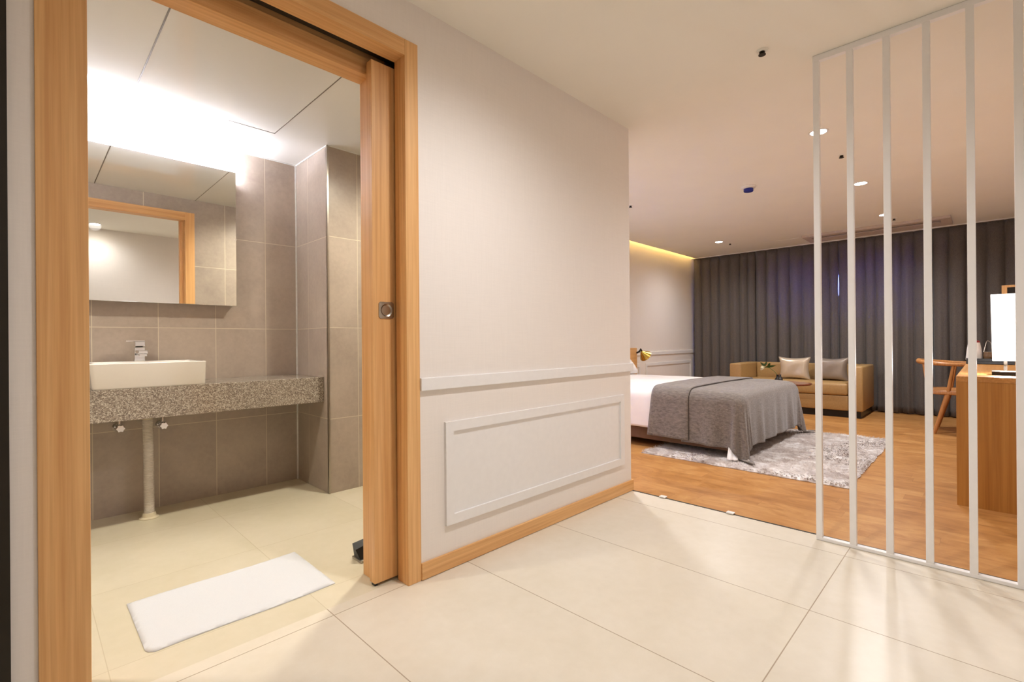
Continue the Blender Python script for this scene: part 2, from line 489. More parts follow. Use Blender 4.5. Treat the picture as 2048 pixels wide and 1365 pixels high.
# hall wall trims
bb = bmesh.new(); bx(bb, 1.1265, XE+.012, YW-.012, YW, .002, .0694, .002); bx(bb, XE, XE+.012, YW, 3.5, .002, .0694)
struct('baseboard_hall', bb, 'oak_x', label='oak baseboard under the white wall panel')
cr = bmesh.new()
bx(cr, 1.1265, XE+.014, YW-.016, YW, .770, .823, .003)
bx(cr, XE, XE+.012, YW, 3.5, .770, .823)
struct('trim_8', cr, 'white_trim', label='white dado rail on the hall wall')
pm = bmesh.new(); moulding(pm, 1.2502, 2.656, .1885, .628, YW, .042, .014)
bx(pm, 1.29, 2.62, YW-.004, YW, .23, .588)
struct('trim_9', pm, 'white_trim', label='white rectangular panel moulding on the hall wall')

# door frame
fr = bpy.data.objects.new('door_1', None); col.objects.link(fr); fr.location = (.55, YW, 0)
fr['kind'] = 'structure'; fr['label'] = 'oak frame of the bathroom pocket door'
YF = YW-.006
obj('door_jamb', box(.020, .117, YF, YWB+.004, 0, 2.174, .0015), 'oak', fr)
obj('door_jamb', box(1.065, 1.1265, YF, 1.714, 0, 2.174, .0015), 'oak', fr)
obj('door_jamb', box(.992, 1.062, 1.780, YWB+.004, 0, 2.12, .0015), 'oak', fr)
obj('door_header', box(.117, 1.065, YF, 1.714, 2.110, 2.174, .0015), 'oak_x', fr)
hb = bmesh.new(); bx(hb, .117, .992, 1.780, YWB+.004, 2.050, 2.12, .0015); bx(hb, .117, 1.065, 1.790, 1.81, 2.12, 2.165)
obj('door_header', hb, 'oak_x', fr)
obj('door_track', bx(box(.117, 1.12, 1.714, 1.790, 2.150, 2.17), .117, 1.12, 1.735, 1.760, 2.125, 2.150), 'dark_metal', fr)
# dark entrance door frame on the far left
ed = bpy.data.objects.new('door_2', None); col.objects.link(ed); ed.location = (-.5, YW, 0)
ed['kind'] = 'structure'; ed['label'] = 'dark bronze entrance door beside the hall wall'
obj('door_jamb', box(-.085, -.0262, YW-.012, YW+.06, 0, 2.25), 'dark_metal', ed)
obj('door_header', box(-1.10, -.085, YW-.012, YW+.06, 2.19, 2.25), 'dark_metal', ed)
obj('door_panel', box(-1.10, -.085, YW+.01, YW+.05, .01, 2.19), 'dark_metal', ed)
struct('wall_hall_rear', box(XBACK, -1.10, YW, YW+.06, 0, 2.25), 'paper')

# threshold between tile and wood
struct('trim_10', box(XE-.004, XE+.006, YR, YW-.012, -.002, .0022), 'black_strip', label='thin dark threshold strip between tile and wood')

# ================================================================== BATHROOM
# sliding door leaf
sd = thing('sliding_door', 'oak sliding door slid into its pocket beside the bathroom opening', 'door', (1.4, 1.748, 0))
leaf_ = obj('door_leaf', box(.968, 1.95, 1.7265, 1.7675, .012, 2.092, .0015), 'oak', sd)
pl = bmesh.new()
ns = 28; cxh, czh, rr = 1.0265, 1.0985, .0235
sq = []
for i in range(ns):
    a = 2*PI*i/ns; c_, s_ = math.cos(a), math.sin(a); k = .0335/max(abs(c_), abs(s_))
    sq.append((cxh+k*c_, czh+k*s_))
ci = [(cxh+rr*math.cos(2*PI*i/ns), czh+rr*math.sin(2*PI*i/ns)) for i in range(ns)]
ring_loft(pl, [[(x, 1.7265, z) for x, z in sq], [(x, 1.7235, z) for x, z in sq], [(x, 1.7225, z) for x, z in [(cxh+(x-cxh)*.78, czh+(z-czh)*.78) for x, z in sq]],
               [(x, 1.7225, z) for x, z in [(cxh+1.1*(x-cxh), czh+1.1*(z-czh)) for x, z in ci]],
               [(x, 1.7240, z) for x, z in ci], [(x, 1.7262, z) for x, z in [(cxh+.86*(x-cxh), czh+.86*(z-czh)) for x, z in ci]]], True)
obj('flush_pull', pl, 'steel', leaf_, True, angle=25)
obj('door_guide', box(.972, .985, 1.735, 1.759, .0, .03), 'black', sd)

# mirror cabinet
mc = thing('mirror_cabinet', 'frameless mirror cabinet hanging on the tiled wall above the washbasin', 'mirror', (.3, YB, 1.21))
obj('cabinet_body', box(-.45, .955, 3.428, YB-.001, 1.213, 2.030), 'cab_side', mc)
obj('mirror_glass', box(-.45, .957, 3.4225, 3.428, 1.209, 2.064, .0008, 1), 'mirror', mc)
obj('clip', box(.950, .958, 3.419, 3.4225, 1.628, 1.640), 'chrome', mc)
lt = thing('led_tube_light', 'cool white light tube glowing on top of the mirror cabinet', 'light', (.2, 3.47, 2.03))
obj('tube_base', box(-.45, .94, 3.452, 3.488, 2.0305, 2.038), 'plastic', lt)
obj('light_tube', tube([(-.44, 3.47, 2.051), (.93, 3.47, 2.051)], .0125, 12), 'led', lt, True)

# washstand counter
ct = thing('washstand_counter', 'speckled granite counter running wall to wall under the mirror', 'counter', (.3, YB, .585))
obj('countertop', box(-.8, XS-.001, 3.078, YB-.001, .716, .746, .002), 'granite', ct)
obj('apron', box(-.8, XS-.001, 3.076, 3.098, .585, .7165, .002), 'granite', ct)

# basin
def rrect(x0, x1, y0, y1, z, r, n=5):
    out = []
    for cx, cy, a0 in ((x1-r, y1-r, 0), (x0+r, y1-r, 90), (x0+r, y0+r, 180), (x1-r, y0+r, 270)):
        for i in range(n+1):
            a = math.radians(a0+90*i/n); out.append((cx+r*math.cos(a), cy+r*math.sin(a), z))
    return out
bs_ = bmesh.new()
zb, zt = .7465, .874
ring_loft(bs_, [rrect(.232, .704, 3.082, 3.46, zb, .02), rrect(.229, .706, 3.078, 3.455, zb+.006, .02), rrect(.218, .7075, 3.072, 3.474, zt-.008, .016),
                rrect(.217, .708, 3.071, 3.475, zt-.003, .016), rrect(.220, .705, 3.074, 3.472, zt, .014),
                rrect(.238, .688, 3.092, 3.380, zt, .03), rrect(.244, .682, 3.098, 3.374, zt-.010, .03),
                rrect(.275, .650, 3.130, 3.350, zt-.095, .05), rrect(.42, .50, 3.22, 3.28, zt-.102, .02)], True)
basin = tag(obj('washbasin', bs_, 'ceramic', None, True, angle=50), 'white rectangular ceramic basin standing on the granite counter', 'sink')
# faucet
fa = thing('faucet', 'square chrome mixer tap on the back rim of the basin', 'faucet', (.455, 3.425, .874))
tap_ = obj('tap_body', box(.432, .482, 3.400, 3.446, .8742, .952, .003), 'chrome', fa)
sp = bmesh.new(); bx(sp, .436, .480, 3.300, 3.402, .918, .936, .003); bx(sp, .440, .476, 3.300, 3.318, .903, .918, .002)
obj('spout', sp, 'chrome', fa)
obj('lever', bx(box(.434, .482, 3.398, 3.446, .957, .984, .003), .395, .482, 3.404, 3.440, .984, .991, .002), 'chrome', fa)
obj('cartridge', lathe([(.017, .0), (.017, .006)], (.457, 3.423, .9515), 20), 'black', tap_)
# drain
dr = thing('drain_pipe', 'cream drain hose standing on the floor under the counter', 'pipe', (.49, 3.33, 0))
obj('coupling', lathe([(.034, .20), (.034, .19), (.036, .185), (.036, .13), (.031, .10), (.031, .075), (.026, .07), (.024, .04)], (.478, 3.32, .51), 24), 'pvc', dr, True)
prof = []
z = .02
while z < .56: prof += [(.0225, z), (.0255, z+.003), (.0225, z+.006)]; z += .008
hs = bmesh.new()
rings = []
for r, z in prof:
    cx = .478+.004*math.sin(z*6)+.006*(1-min(1, z/.2)); cy = 3.32+.012*(1-min(1, z/.15))
    rings.append([(cx+r*math.cos(2*PI*i/20), cy+r*math.sin(2*PI*i/20), z) for i in range(20)])
ring_loft(hs, rings)
obj('hose', hs, 'pvc_grey', dr, True, angle=80)
obj('floor_flange', lathe([(.046, 0.0), (.046, .004), (.034, .010), (.030, .030), (.026, .032)], (.484, 3.332, .0005), 24), 'pvc', dr, True)
def valve(x, z, label):
    v = thing('angle_valve', label, 'valve', (x, YB, z), 'chrome valves under the counter')
    obj('escutcheon', tube([(x, YB-.001, z), (x, YB-.010, z)], [.028, .020], 20), 'chrome', v, True)
    b = bmesh.new(); tube([(x, YB-.01, z), (x, YB-.075, z)], .010, 12, b); tube([(x, YB-.05, z), (x, YB-.05, z+.07)], .007, 10, b)
    vb = obj('valve_body', b, 'chrome', v, True)
    k = bmesh.new()
    r1 = []; r2 = []
    for i in range(24):
        a = 2*PI*i/24; r = .022+.003*math.cos(6*a); r1.append((x+r*math.cos(a), YB-.072, z+r*math.sin(a))); r2.append((x+.8*r*math.cos(a), YB-.092, z+.8*r*math.sin(a)))
    ring_loft(k, [r1, r2]); obj('valve_handle', k, 'chrome', vb, True)
valve(.372, .500, 'chrome angle valve under the counter, left of the drain hose')
valve(.570, .492, 'chrome angle valve under the counter, right of the drain hose')

# bath mat
bm = bmesh.new()
NX, NY = 44, 30
def mat_pt(u, v, z):
    x = .262+.61*u; y = 1.868+.412*v
    r = .03
    # rounded left corners, square right corners
    if u < .12:
        k = 1-u/.12; x += .022*max(0, 1-v/.07)**2*k*k
    y += .004*math.sin(u*7)
    return (x, y, z)
g = [[None]*(NY+1) for _ in range(NX+1)]
for i in range(NX+1):
    for j in range(NY+1):
        u, v = i/NX, j/NY
        e = min(u*.61, (1-u)*.61, v*.412, (1-v)*.412)
        z = .004+.005*min(1, e/.012)**.5 + random.uniform(-.0006, .0006)
        g[i][j] = bm.verts.new(mat_pt(u, v, z))
for i in range(NX):
    for j in range(NY): bm.faces.new((g[i][j], g[i+1][j], g[i+1][j+1], g[i][j+1]))
border = [e for e in bm.edges if len(e.link_faces) == 1]
ex = bmesh.ops.extrude_edge_only(bm, edges=border)
for v in [v for v in ex['geom'] if isinstance(v, bmesh.types.BMVert)]: v.co.z = .0005
tag(obj('bath_mat', bm, 'towel', None, True, angle=70), 'white terry bath mat lying on the bathroom floor inside the door', 'mat')

# door stop
ds = thing('door_stop', 'small black rubber door stop on the bathroom floor behind the oak door', 'door stop', (1.06, 1.99, 0))
b = bmesh.new(); ring_loft(b, [[(1.035, 1.965, .006), (1.035, 2.025, .006), (1.020, 2.015, .075), (1.020, 1.985, .055)], [(1.12, 1.965, .006), (1.12, 2.025, .006), (1.12, 2.015, .085), (1.12, 1.985, .075)]])
obj('wedge', b, 'rubber', ds); obj('base_plate', box(1.028, 1.125, 1.955, 2.035, .0005, .012, .003), 'steel', ds)

# ================================================================== LIGHTS
LG = 'recessed ceiling downlights'
def downlight(x, y, z, label, power, color, r=.045, group=LG, size=162, blend=.9):
    t = thing('downlight', label, 'light', (x, y, z), group)
    rg = bmesh.new()
    ring_loft(rg, [[(x+q*math.cos(2*PI*i/32), y+q*math.sin(2*PI*i/32), z+dz) for i in range(32)] for q, dz in ((r+.014, 0), (r+.013, -.003), (r+.002, -.004), (r, 0))], False)
    obj('trim_ring', rg, 'plastic', t, True)
    obj('diffuser', lathe([(r, 0), (r-.004, -.0025)], (x, y, z-.0005), 32), 'disc', t, True)
    ld = bpy.data.lights.new('downlight_lamp', 'SPOT'); ld.energy = power; ld.color = color; ld.shadow_soft_size = .055
    ld.spot_size = math.radians(size); ld.spot_blend = blend
    lo = bpy.data.objects.new('downlight_lamp', ld); col.objects.link(lo); lo.parent = t; lo.location = (0, 0, -.02)
    return t
downlight(3.689, .785, H, 'recessed downlight seen through the top of the white lattice, nearest of the row', P_DOWN*.52, WARM)
downlight(5.178, .785, H, 'recessed downlight in the middle of the row behind the lattice', P_DOWN, WARM)
downlight(6.682, .800, H, 'recessed downlight just in front of the ceiling air conditioner', P_DOWN, WARM)
downlight(6.824, 2.658, H, 'lone recessed downlight near the left end of the curtains', P_DOWN*.55, WARM)
downlight(3.45, 2.40, H, 'recessed downlight over the near side of the bed', P_DOWN*1.15, WARM)
downlight(1.27, .73, H, 'recessed downlight over the hall in front of the door wall', P_HALL, WARM)
downlight(.569, -.35, H, 'recessed hall downlight seen in the bathroom mirror', P_HALL*.22, WARM)
downlight(1.62, 2.34, HB, 'recessed downlight in the bathroom ceiling above the door opening', P_BATH, BATH_WARM)
downlight(-.35, 2.36, HB, 'unseen extra downlight added left of the washbasin to brighten basin and back wall', P_BATH*.8, BATH_WARM)  # added fill light, out of view, lifts the basin and the back wall
# cove strip
cv = thing('cove_light_strip', 'warm light strip hidden in the ceiling cove above the bed wall', 'light', (5.4, 3.43, H+.13))
obj('light_strip', box(XE+.02, XC+.10, 3.440, 3.455, H+.125, H+.14), 'led_warm', cv)

# ceiling fittings
def sprinkler(x, y, label):
    t = thing('sprinkler_head', label, 'sprinkler', (x, y, H), 'brass sprinkler heads on the ceiling')
    obj('escutcheon', lathe([(.026, 0), (.024, -.004), (.014, -.006)], (x, y, H-.0005), 24), 'ceiling', t, True)
    b = bmesh.new(); lathe([(.012, -.006), (.012, -.013), (.006, -.014), (.006, -.018), (.016, -.019), (.016, -.022)], (x, y, H), 16, b)
    obj('sprinkler_nozzle', b, 'dark_metal', t, True)
sprinkler(2.458, .75, 'sprinkler head on the ceiling left of the lattice top, largest in view')
sprinkler(4.273, .763, 'sprinkler head between the first two downlights of the lattice row')
sprinkler(4.318, 2.562, 'sprinkler head on the ceiling right at the end of the papered wall')
sprinkler(7.046, 2.591, 'tiny sprinkler head beside the lone downlight near the curtains')
sprinkler(6.965, .747, 'tiny sprinkler head beside the ceiling air conditioner')
sm = thing('smoke_detector', 'white smoke detector with a blue dust cap on the ceiling', 'smoke detector', (4.548, 1.509, H))
obj('detector_base', lathe([(.062, 0), (.062, -.010), (.050, -.020), (.036, -.022)], (4.548, 1.509, H-.0005), 28), 'plastic', sm, True)
obj('dust_cap', lathe([(.040, -.022), (.040, -.044), (.036, -.048)], (4.548, 1.509, H-.0005), 28), 'blue', sm, True)
ac = thing('ceiling_air_conditioner', 'long slotted air conditioner panel on the ceiling before the curtains', 'air conditioner', (7.42, 1.0, H))
b = bmesh.new()
x0, x1, y0, y1 = 7.22, 7.68, .28, 1.74
bx(b, x0, x0+.10, y0, y1, H-.032, H, .003); bx(b, x1-.22, x1, y0, y1, H-.032, H, .003)
bx(b, x0+.10, x1-.22, y0, y0+.09, H-.032, H, .003); bx(b, x0+.10, x1-.22, y1-.09, y1, H-.032, H, .003)
obj('panel', b, 'ac_plastic', ac)
obj('air_slot', box(x0+.10, x1-.22, y0+.09, y1-.09, H-.004, H-.0005), 'dark_metal', ac)
for yy in (y0+.10, (y0+y1)/2+.01):
    b = bmesh.new(); L = (y1-y0)/2-.12
    bx(b, x0+.150, x0+.205, yy, yy+L, H-.040, H-.032, .002)
    obj('louver', b, 'ac_plastic', ac)
hp = bmesh.new(); moulding_pts = (7.34, 7.66, 1.77, 2.26)
bx(hp, 7.34, 7.66, 1.80, 2.25, H-.003, H-.0003)
tag(obj('access_hatch', hp, 'ceiling'), 'flat cream access hatch in the ceiling beside the air conditioner', 'hatch')

# ================================================================== LATTICE
la = thing('lattice_screen', 'white floor-to-ceiling screen of slim vertical bars at the edge of the tiled floor', 'screen', (2.70, 0, 0))
LX0, LX1 = 2.685, 2.713
for k in range(9):
    yc = .581-.1345*k
    if yc < YR+.02: break
    obj('bar', box(LX0, LX1, yc-.0128, yc+.0128, .015, H-.028, .0012, 1), 'lattice', la)
obj('bottom_rail', box(LX0, LX1, YR+.001, .594, .0008, .0155, .001, 1), 'lattice', la)
obj('top_rail', box(LX0, LX1, YR+.001, .594, H-.029, H-.001, .001, 1), 'lattice', la)
for yy, lab in ((1.424, 'small white clip on the floor threshold, nearer the wall end'), (1.022, 'small white clip on the floor threshold, nearer the lattice')):
    tag(obj('threshold_clip', box(XE-.014, XE+.020, yy-.020, yy+.020, .0025, .010, .003), 'plastic'), lab, 'clip', 'white clips on the threshold')

# ================================================================== CURTAINS
def curtain(y0, y1, label, seed, open0=None, lean=0.0):
    rnd = random.Random(seed)
    W = abs(y1-y0); n = max(4, int(W/.135))
    ws = [rnd.uniform(.75, 1.3) for _ in range(n)]; s = sum(ws); ed = [0]
    for w in ws: ed.append(ed[-1]+w/s)
    amps = [rnd.uniform(.045, .075) for _ in range(n)]
    ph = [rnd.uniform(-.25, .25) for _ in range(n+1)]
    bm = bmesh.new(); NU = n*12; NV = 26
    rows = []
    for j in range(NV+1):
        v = j/NV; z = .012+(H-.014)*v
        row = []
        for i in range(NU+1):
            k = min(n-1, i//12); t = (i-12*k)/12
            wob = .035*math.sin(v*2.6+ph[k]*9)*(1-v)**.5
            tt = t+wob*math.sin(PI*t)
            y = y0+(y1-y0)*(ed[k]+(ed[k+1]-ed[k])*tt)
            a = amps[k]*(1.0-.30*v)
            if v > .92: a *= 1-.55*(v-.92)/.08
            x = XC - a*(math.sin(PI*t)**.6*1.25-.5) + .0 + .010*math.sin(2*PI*t*2+k)*(1-v)
            if open0 is not None and i > NU-9:
                q = (i-(NU-9))/9
                zz = (z-1.715)/.17
                if abs(zz) < 1: y += open0*q*(1-zz*zz)
            row.append(bm.verts.new((x, y, z)))
        rows.append(row)
    for j in range(NV):
        for i in range(NU): bm.faces.new((rows[j][i], rows[j][i+1], rows[j+1][i+1], rows[j+1][i]))
    o = obj('curtain', bm, 'curtain', None, True, angle=180)
    sol = o.modifiers.new('thickness', 'SOLIDIFY'); sol.thickness = .003
    tag(o, label, 'curtain', 'charcoal curtains across the window wall')
curtain(3.52, 2.545, 'charcoal curtain against the left bedroom wall', 3)
curtain(2.540, 1.466, 'charcoal curtain behind the left part of the sofa', 5, .006)
curtain(1.462, .48, 'charcoal curtain behind the right arm of the sofa, beside the bright slit', 8)
curtain(.475, -.58, 'charcoal curtain at the right end, behind the chair and desk', 11)
struct('trim_11', box(XC-.05, XC+.06, YR, 3.54, H-.010, H-.0005), 'white_trim', label='curtain track on the ceiling')

# ================================================================== RUG
RX0, RX1, RY0, RY1 = 3.72, 5.74, .64, 2.12
bm = bmesh.new()
NX, NY = 70, 52
g = [[None]*(NY+1) for _ in range(NX+1)]
for i in range(NX+1):
    for j in range(NY+1):
        x = RX0+(RX1-RX0)*i/NX; y = RY0+(RY1-RY0)*j/NY
        e = min(x-RX0, RX1-x, y-RY0, RY1-y)
        g[i][j] = bm.verts.new((x+random.uniform(-.006, .006), y+random.uniform(-.006, .006), .006+.012*min(1, e/.02)+random.uniform(-.003, .003)))
for i in range(NX):
    for j in range(NY): bm.faces.new((g[i][j], g[i+1][j], g[i+1][j+1], g[i][j+1]))
border = [e for e in bm.edges if len(e.link_faces) == 1]
ex = bmesh.ops.extrude_edge_only(bm, edges=border)
for v in [v for v in ex['geom'] if isinstance(v, bmesh.types.BMVert)]: v.co.z = .001
rnd = random.Random(4)
def flow(x, y):
    return 3.0*math.sin(2.1*x+1.3*y)+2.2*math.cos(2.9*y-1.1*x+1)
for _ in range(15000):
    x = rnd.uniform(RX0, RX1); y = rnd.uniform(RY0, RY1)
    a = flow(x, y)+rnd.uniform(-.8, .8); L = rnd.uniform(.015, .032); hgt = rnd.uniform(.008, .016); w = .0035
    dx, dy = math.cos(a)*L, math.sin(a)*L; px, py = -math.sin(a)*w, math.cos(a)*w
    v = [bm.verts.new(p) for p in ((x-px, y-py, .014), (x+px, y+py, .014), (x+dx, y+dy, .014+hgt))]
    bm.faces.new(v)
tag(obj('shag_rug', bm, 'rug', None, True), 'silver grey shag rug lying on the wood floor under the bed foot', 'rug')

# ================================================================== BED
BX0, BX1, BY0, BY1, BZ = 3.985, 5.50, 1.40, 3.38, .545
bed = thing('double_bed', 'low double bed with white bedding beyond the end of the papered wall', 'bed', (4.74, 2.4, 0))
obj('bed_base', box(BX0+.01, BX1-.01, BY0+.04, BY1, .065, .20, .01), 'bedframe', bed)
for x in (BX0+.25, BX1-.25):
    for y in (BY0+.35, BY1-.2):
        obj('leg', box(x-.03, x+.03, y-.03, y+.03, .0, .066), 'black', bed)
obj('mattress', box(BX0+.02, BX1-.02, BY0+.03, BY1, .20, .515, .06, 4), 'duvet', bed, True)
hbd = bmesh.new(); bx(hbd, 3.66, 5.85, 3.385, 3.43, .10, .868, .008)
obj('headboard', hbd, 'oak_x', bed)

def drape(x0, x1, y0, top, over_x0, over_x1, over_y0, y1, rad, puff, nx, ny, seed, waves, yov_fn=None, side_only=False, zmin=.03, amp=1.0):
    """cloth laid on a bed: cloth coords a in [-over_x0, W+over_x1], b in [-over_y0, y1-y0]"""
    rnd = random.Random(seed)
    W = x1-x0; L = y1-y0
    ph = [rnd.uniform(0, 6.28) for _ in range(8)]
    def pt(a, b):
        dxn = 0.0; sx = 0
        if a < 0: dxn = -a; sx = -1
        elif a > W: dxn = a-W; sx = 1
        dyn = -b if b < 0 else 0.0
        X = x0+min(max(a, 0), W); Y = y0+max(b, 0)
        hang = math.hypot(dxn, dyn)
        # crown of the bed top
        u = min(max(a, 0), W)/W
        z = top+puff*(4*u*(1-u))**.5*.9 if W > 0 else top
        ee = min(1, max(0, b)/.25); z += puff*(ee**.5-1)*.8 if b < .25 else 0
        if hang == 0:
            return X, Y, z + .004*math.sin(9*X+ph[0])*math.sin(7*Y+ph[1])
        phi = math.atan2(dyn, dxn)               # 0: side, pi/2: foot
        dirx = sx*math.cos(phi) if sx else 0.0; diry = -math.sin(phi)
        if sx == 0: dirx, diry = 0.0, -1.0
        # rounding over the edge
        s = hang
        q = rad*PI/2
        if s < q:
            th = s/rad; out = rad*math.sin(th); dz = rad*(1-math.cos(th))
        else:
            out = rad; dz = rad+(s-q)
        corner = math.sin(2*phi)**2 if (sx and dyn > 0) else 0
        fl = max(0, (s-.08))
        arc = (Y if dyn == 0 else 0)+(X if dxn == 0 else 0)
        if corner or (sx and dyn > 0):
            w = math.sin(phi*waves+ph[2])*.5+.5*math.sin(phi*waves*1.7+ph[3])
            out += fl*(.05+.15*corner) + fl*.17*w*(corner**.5)
        else:
            # straight skirts: folds strengthen toward the corner
            near = math.exp(-max(0, b)/.35) if sx else max(math.exp(-min(a, W-a)/.45), .35)
            w = math.sin(arc*21+ph[4])+.5*math.sin(arc*37+ph[5])
            out += fl*.05+fl*.055*w*near*amp
        zz = z-dz
        if zz < zmin:
            out += (zmin-zz)*.8; zz = zmin+.004*abs(math.sin(arc*9+phi*6))
        return X+dirx*out, Y+diry*out, zz
    bm = bmesh.new(); rows = []
    for j in range(ny+1):
        row = []
        for i in range(nx+1):
            a = -over_x0+(W+over_x0+over_x1)*i/nx
            b = -over_y0+(L+over_y0)*j/ny
            row.append(bm.verts.new(pt(a, b)))
        rows.append(row)
    for j in range(ny):
        for i in range(nx): bm.faces.new((rows[j][i], rows[j][i+1], rows[j+1][i+1], rows[j+1][i]))
    return bm
IN = .05
b = bmesh.new(); rows = []
for j in range(9):
    v = j/8; row = []
    for i in range(15):
        u = i/14
        y = 1.475-.07*u-.02*(1-v); x = 3.945+.01*u-.095*(1-v)*(1-.25*u)+.008*math.sin(u*14)*(1-v)
        z = .026+(.085-.035*u)*v
        row.append(b.verts.new((x, y, z)))
    rows.append(row)
for j in range(8):
    for i in range(14): b.faces.new((rows[j][i], rows[j][i+1], rows[j+1][i+1], rows[j+1][i]))
shc = obj('sheet_corner', b, 'duvet', bed, True); s_ = shc.modifiers.new('thickness', 'SOLIDIFY'); s_.thickness = .006
dv = obj('duvet', drape(BX0+IN, BX1-IN, BY0+IN, .528, .385, .385, .42, 3.30, .07, .012, 110, 90, 2, 5), 'duvet', bed, True)
s_ = dv.modifiers.new('thickness', 'SOLIDIFY'); s_.thickness = .010; s_.offset = 1
tw = thing('throw_blanket', 'dark grey woven throw draped over the foot of the white bed', 'blanket', (4.74, 1.6, .55))
t1 = obj('blanket_body', drape(BX0+IN-.004, BX1-IN+.004, BY0+IN-.004, .543, .485, .485, .475, 1.86, .082, .012, 150, 90, 2, 5, amp=1.1), 'throw', tw, True)
s_ = t1.modifiers.new('thickness', 'SOLIDIFY'); s_.thickness = .006; s_.offset = 1
def fold_strip(ya, yb, lift, over, width_name):
    bm = bmesh.new(); W = BX1-BX0-2*IN; nx = 130; ny = 12; rows = []
    for j in range(ny+1):
        row = []
        for i in range(nx+1):
            a = -over+(W+2*over)*i/nx; Y = ya+(yb-ya)*j/ny
            u = min(max(a, 0), W)/W
            z = .543+lift+.012*(4*u*(1-u))**.5*.9
            X = BX0+IN+min(max(a, 0), W); s = -a if a < 0 else max(0, a-W); sg = -1 if a < 0 else 1
            rad = .082+lift
            if s > 0:
                if s < rad*PI/2: X += sg*rad*math.sin(s/rad); z -= rad*(1-math.cos(s/rad))
                else:
                    e = s-rad*PI/2; X += sg*(rad+e*.06+e*.02*math.sin(Y*21)); z -= rad+e
            Yk = Y+.006*math.sin(i*.05)+(.10*max(0, s-.12)*j/ny if sg < 0 else 0)
            row.append(bm.verts.new((X, Yk, z)))
        rows.append(row)
    for j in range(ny):
        for i in range(nx): bm.faces.new((rows[j][i], rows[j][i+1], rows[j+1][i+1], rows[j+1][i]))
    return bm, [tuple(v.co) for v in rows[0]], [tuple(v.co) for v in rows[-1]]
fb, e0, e1 = fold_strip(1.795, 2.135, .012, .485, '')
t2 = obj('folded_edge', fb, 'throw', tw, True); s_ = t2.modifiers.new('thickness', 'SOLIDIFY'); s_.thickness = .008; s_.offset = 1
obj('piping', tube(e0, .0045, 6), 'piping', t2, True); obj('piping', tube(e1, .0035, 6), 'piping', t2, True)

def pillow(cx, cy, cz, w, h, t, rotx=0, rotz=0, name='pillow', mat='duvet', pinch=.12, n=22, parent=None, roty=0):
    bm = bmesh.new()
    R = Matrix.Translation((cx, cy, cz)) @ Matrix.Rotation(rotz, 4, 'Z') @ Matrix.Rotation(roty, 4, 'Y') @ Matrix.Rotation(rotx, 4, 'X')
    def side(sg):
        rows = []
        for j in range(n+1):
            row = []
            for i in range(n+1):
                u, v = 2*i/n-1, 2*j/n-1
                th = t*.5*max(0, (1-u**4))**.5*max(0, (1-v**4))**.5
                wx = 1-pinch*(1-v*v); wy = 1-pinch*(1-u*u)
                # pinch edges so that corners stick out
                x = u*w/2*(wx+(1-abs(u))*(1-wx)); z = v*h/2*(wy+(1-abs(v))*(1-wy))
                y = sg*th*(1+.05*math.sin(5*u+3*v))
                row.append((x, y, z))
            rows.append(row)
        return rows
    A, B = side(-1), side(1)
    VA = [[bm.verts.new(R @ Vector(p)) for p in r] for r in A]
    VB = [[(VA[j][i] if i in (0, n) or j in (0, n) else bm.verts.new(R @ Vector(B[j][i]))) for i in range(n+1)] for j in range(n+1)]
    for V in (VA, VB):
        for j in range(n):
            for i in range(n): bm.faces.new((V[j][i], V[j][i+1], V[j+1][i+1], V[j+1][i]))
    return bm
for x, lab in ((4.36, 'white bed pillow leaning at the head of the bed, on the near side'), (5.10, 'white bed pillow leaning at the head of the bed, on the window side')):
    tag(obj('bed_pillow', pillow(x, 3.26, .715, .68, .42, .17, math.radians(-38)), 'duvet', None, True, angle=80), lab, 'pillow', 'white pillows on the bed')

# wall reading lamp
rl = thing('reading_lamp', 'small brass reading lamp with black bracket at the end of the wooden headboard', 'lamp', (5.86, 3.36, .78))
obj('bracket', tube([(5.835, 3.384, .80), (5.835, 3.345, .815), (5.85, 3.33, .85), (5.865, 3.33, .83)], .013, 10), 'black', rl, True)
b = bmesh.new(); C0 = Vector((5.865, 3.33, .815)); D = Vector((.78, -.18, -.62)).normalized(); A_ = D.cross(Vector((0, 0, 1))).normalized(); B_ = D.cross(A_)
ring_loft(b, [[C0+D*dd+A_*(r*math.cos(2*PI*i/24))+B_*(r*math.sin(2*PI*i/24)) for i in range(24)] for dd, r in ((0, .018), (.02, .03), (.10, .085), (.098, .083), (.02, .026))], False)
obj('lamp_shade', b, 'brass', rl, True)
obj('bulb', lathe([(.004, -.018), (.016, -.012), (.020, 0), (.014, .014), (.004, .018)], C0+D*.07, 14), 'bulb', rl, True)

# ================================================================== SOFA
SX0, SX1, SY0, SY1 = 7.05, 7.84, 1.062, 2.615
so = thing('sofa', 'tan leather two-seat sofa standing in front of the curtains', 'sofa', (7.45, 1.84, 0))
obj('arm', box(SX0, SX1, SY0, SY0+.150, .085, .632, .018, 3), 'leather', so, True)
obj('arm', box(SX0, SX1, SY1-.160, SY1, .085, .632, .018, 3), 'leather', so, True)
obj('backrest', box(SX1-.17, SX1, SY0+.151, SY1-.161, .085, .632, .018, 3), 'leather', so, True)
obj('seat_base', box(SX0+.015, SX1-.16, SY0+.151, SY1-.161, .085, .268, .012, 3), 'leather', so, True)
ym = (SY0+SY1)/2
obj('seat_cushion', box(SX0-.005, SX1-.172, SY0+.153, SY1-.163, .272, .418, .028, 4), 'leather', so, True)
obj('plinth', box(SX0+.05, SX1-.03, SY0+.03, SY1-.03, .0, .085), 'black', so)
tag(obj('cushion', pillow(7.50, 1.905, .565, .41, .33, .17, math.radians(0), math.radians(90), pinch=.17, roty=math.radians(0)), 'satin_cream', None, True, angle=80),
    'shiny cream satin cushion on the sofa, left of the other', 'cushion', 'satin cushions on the sofa')
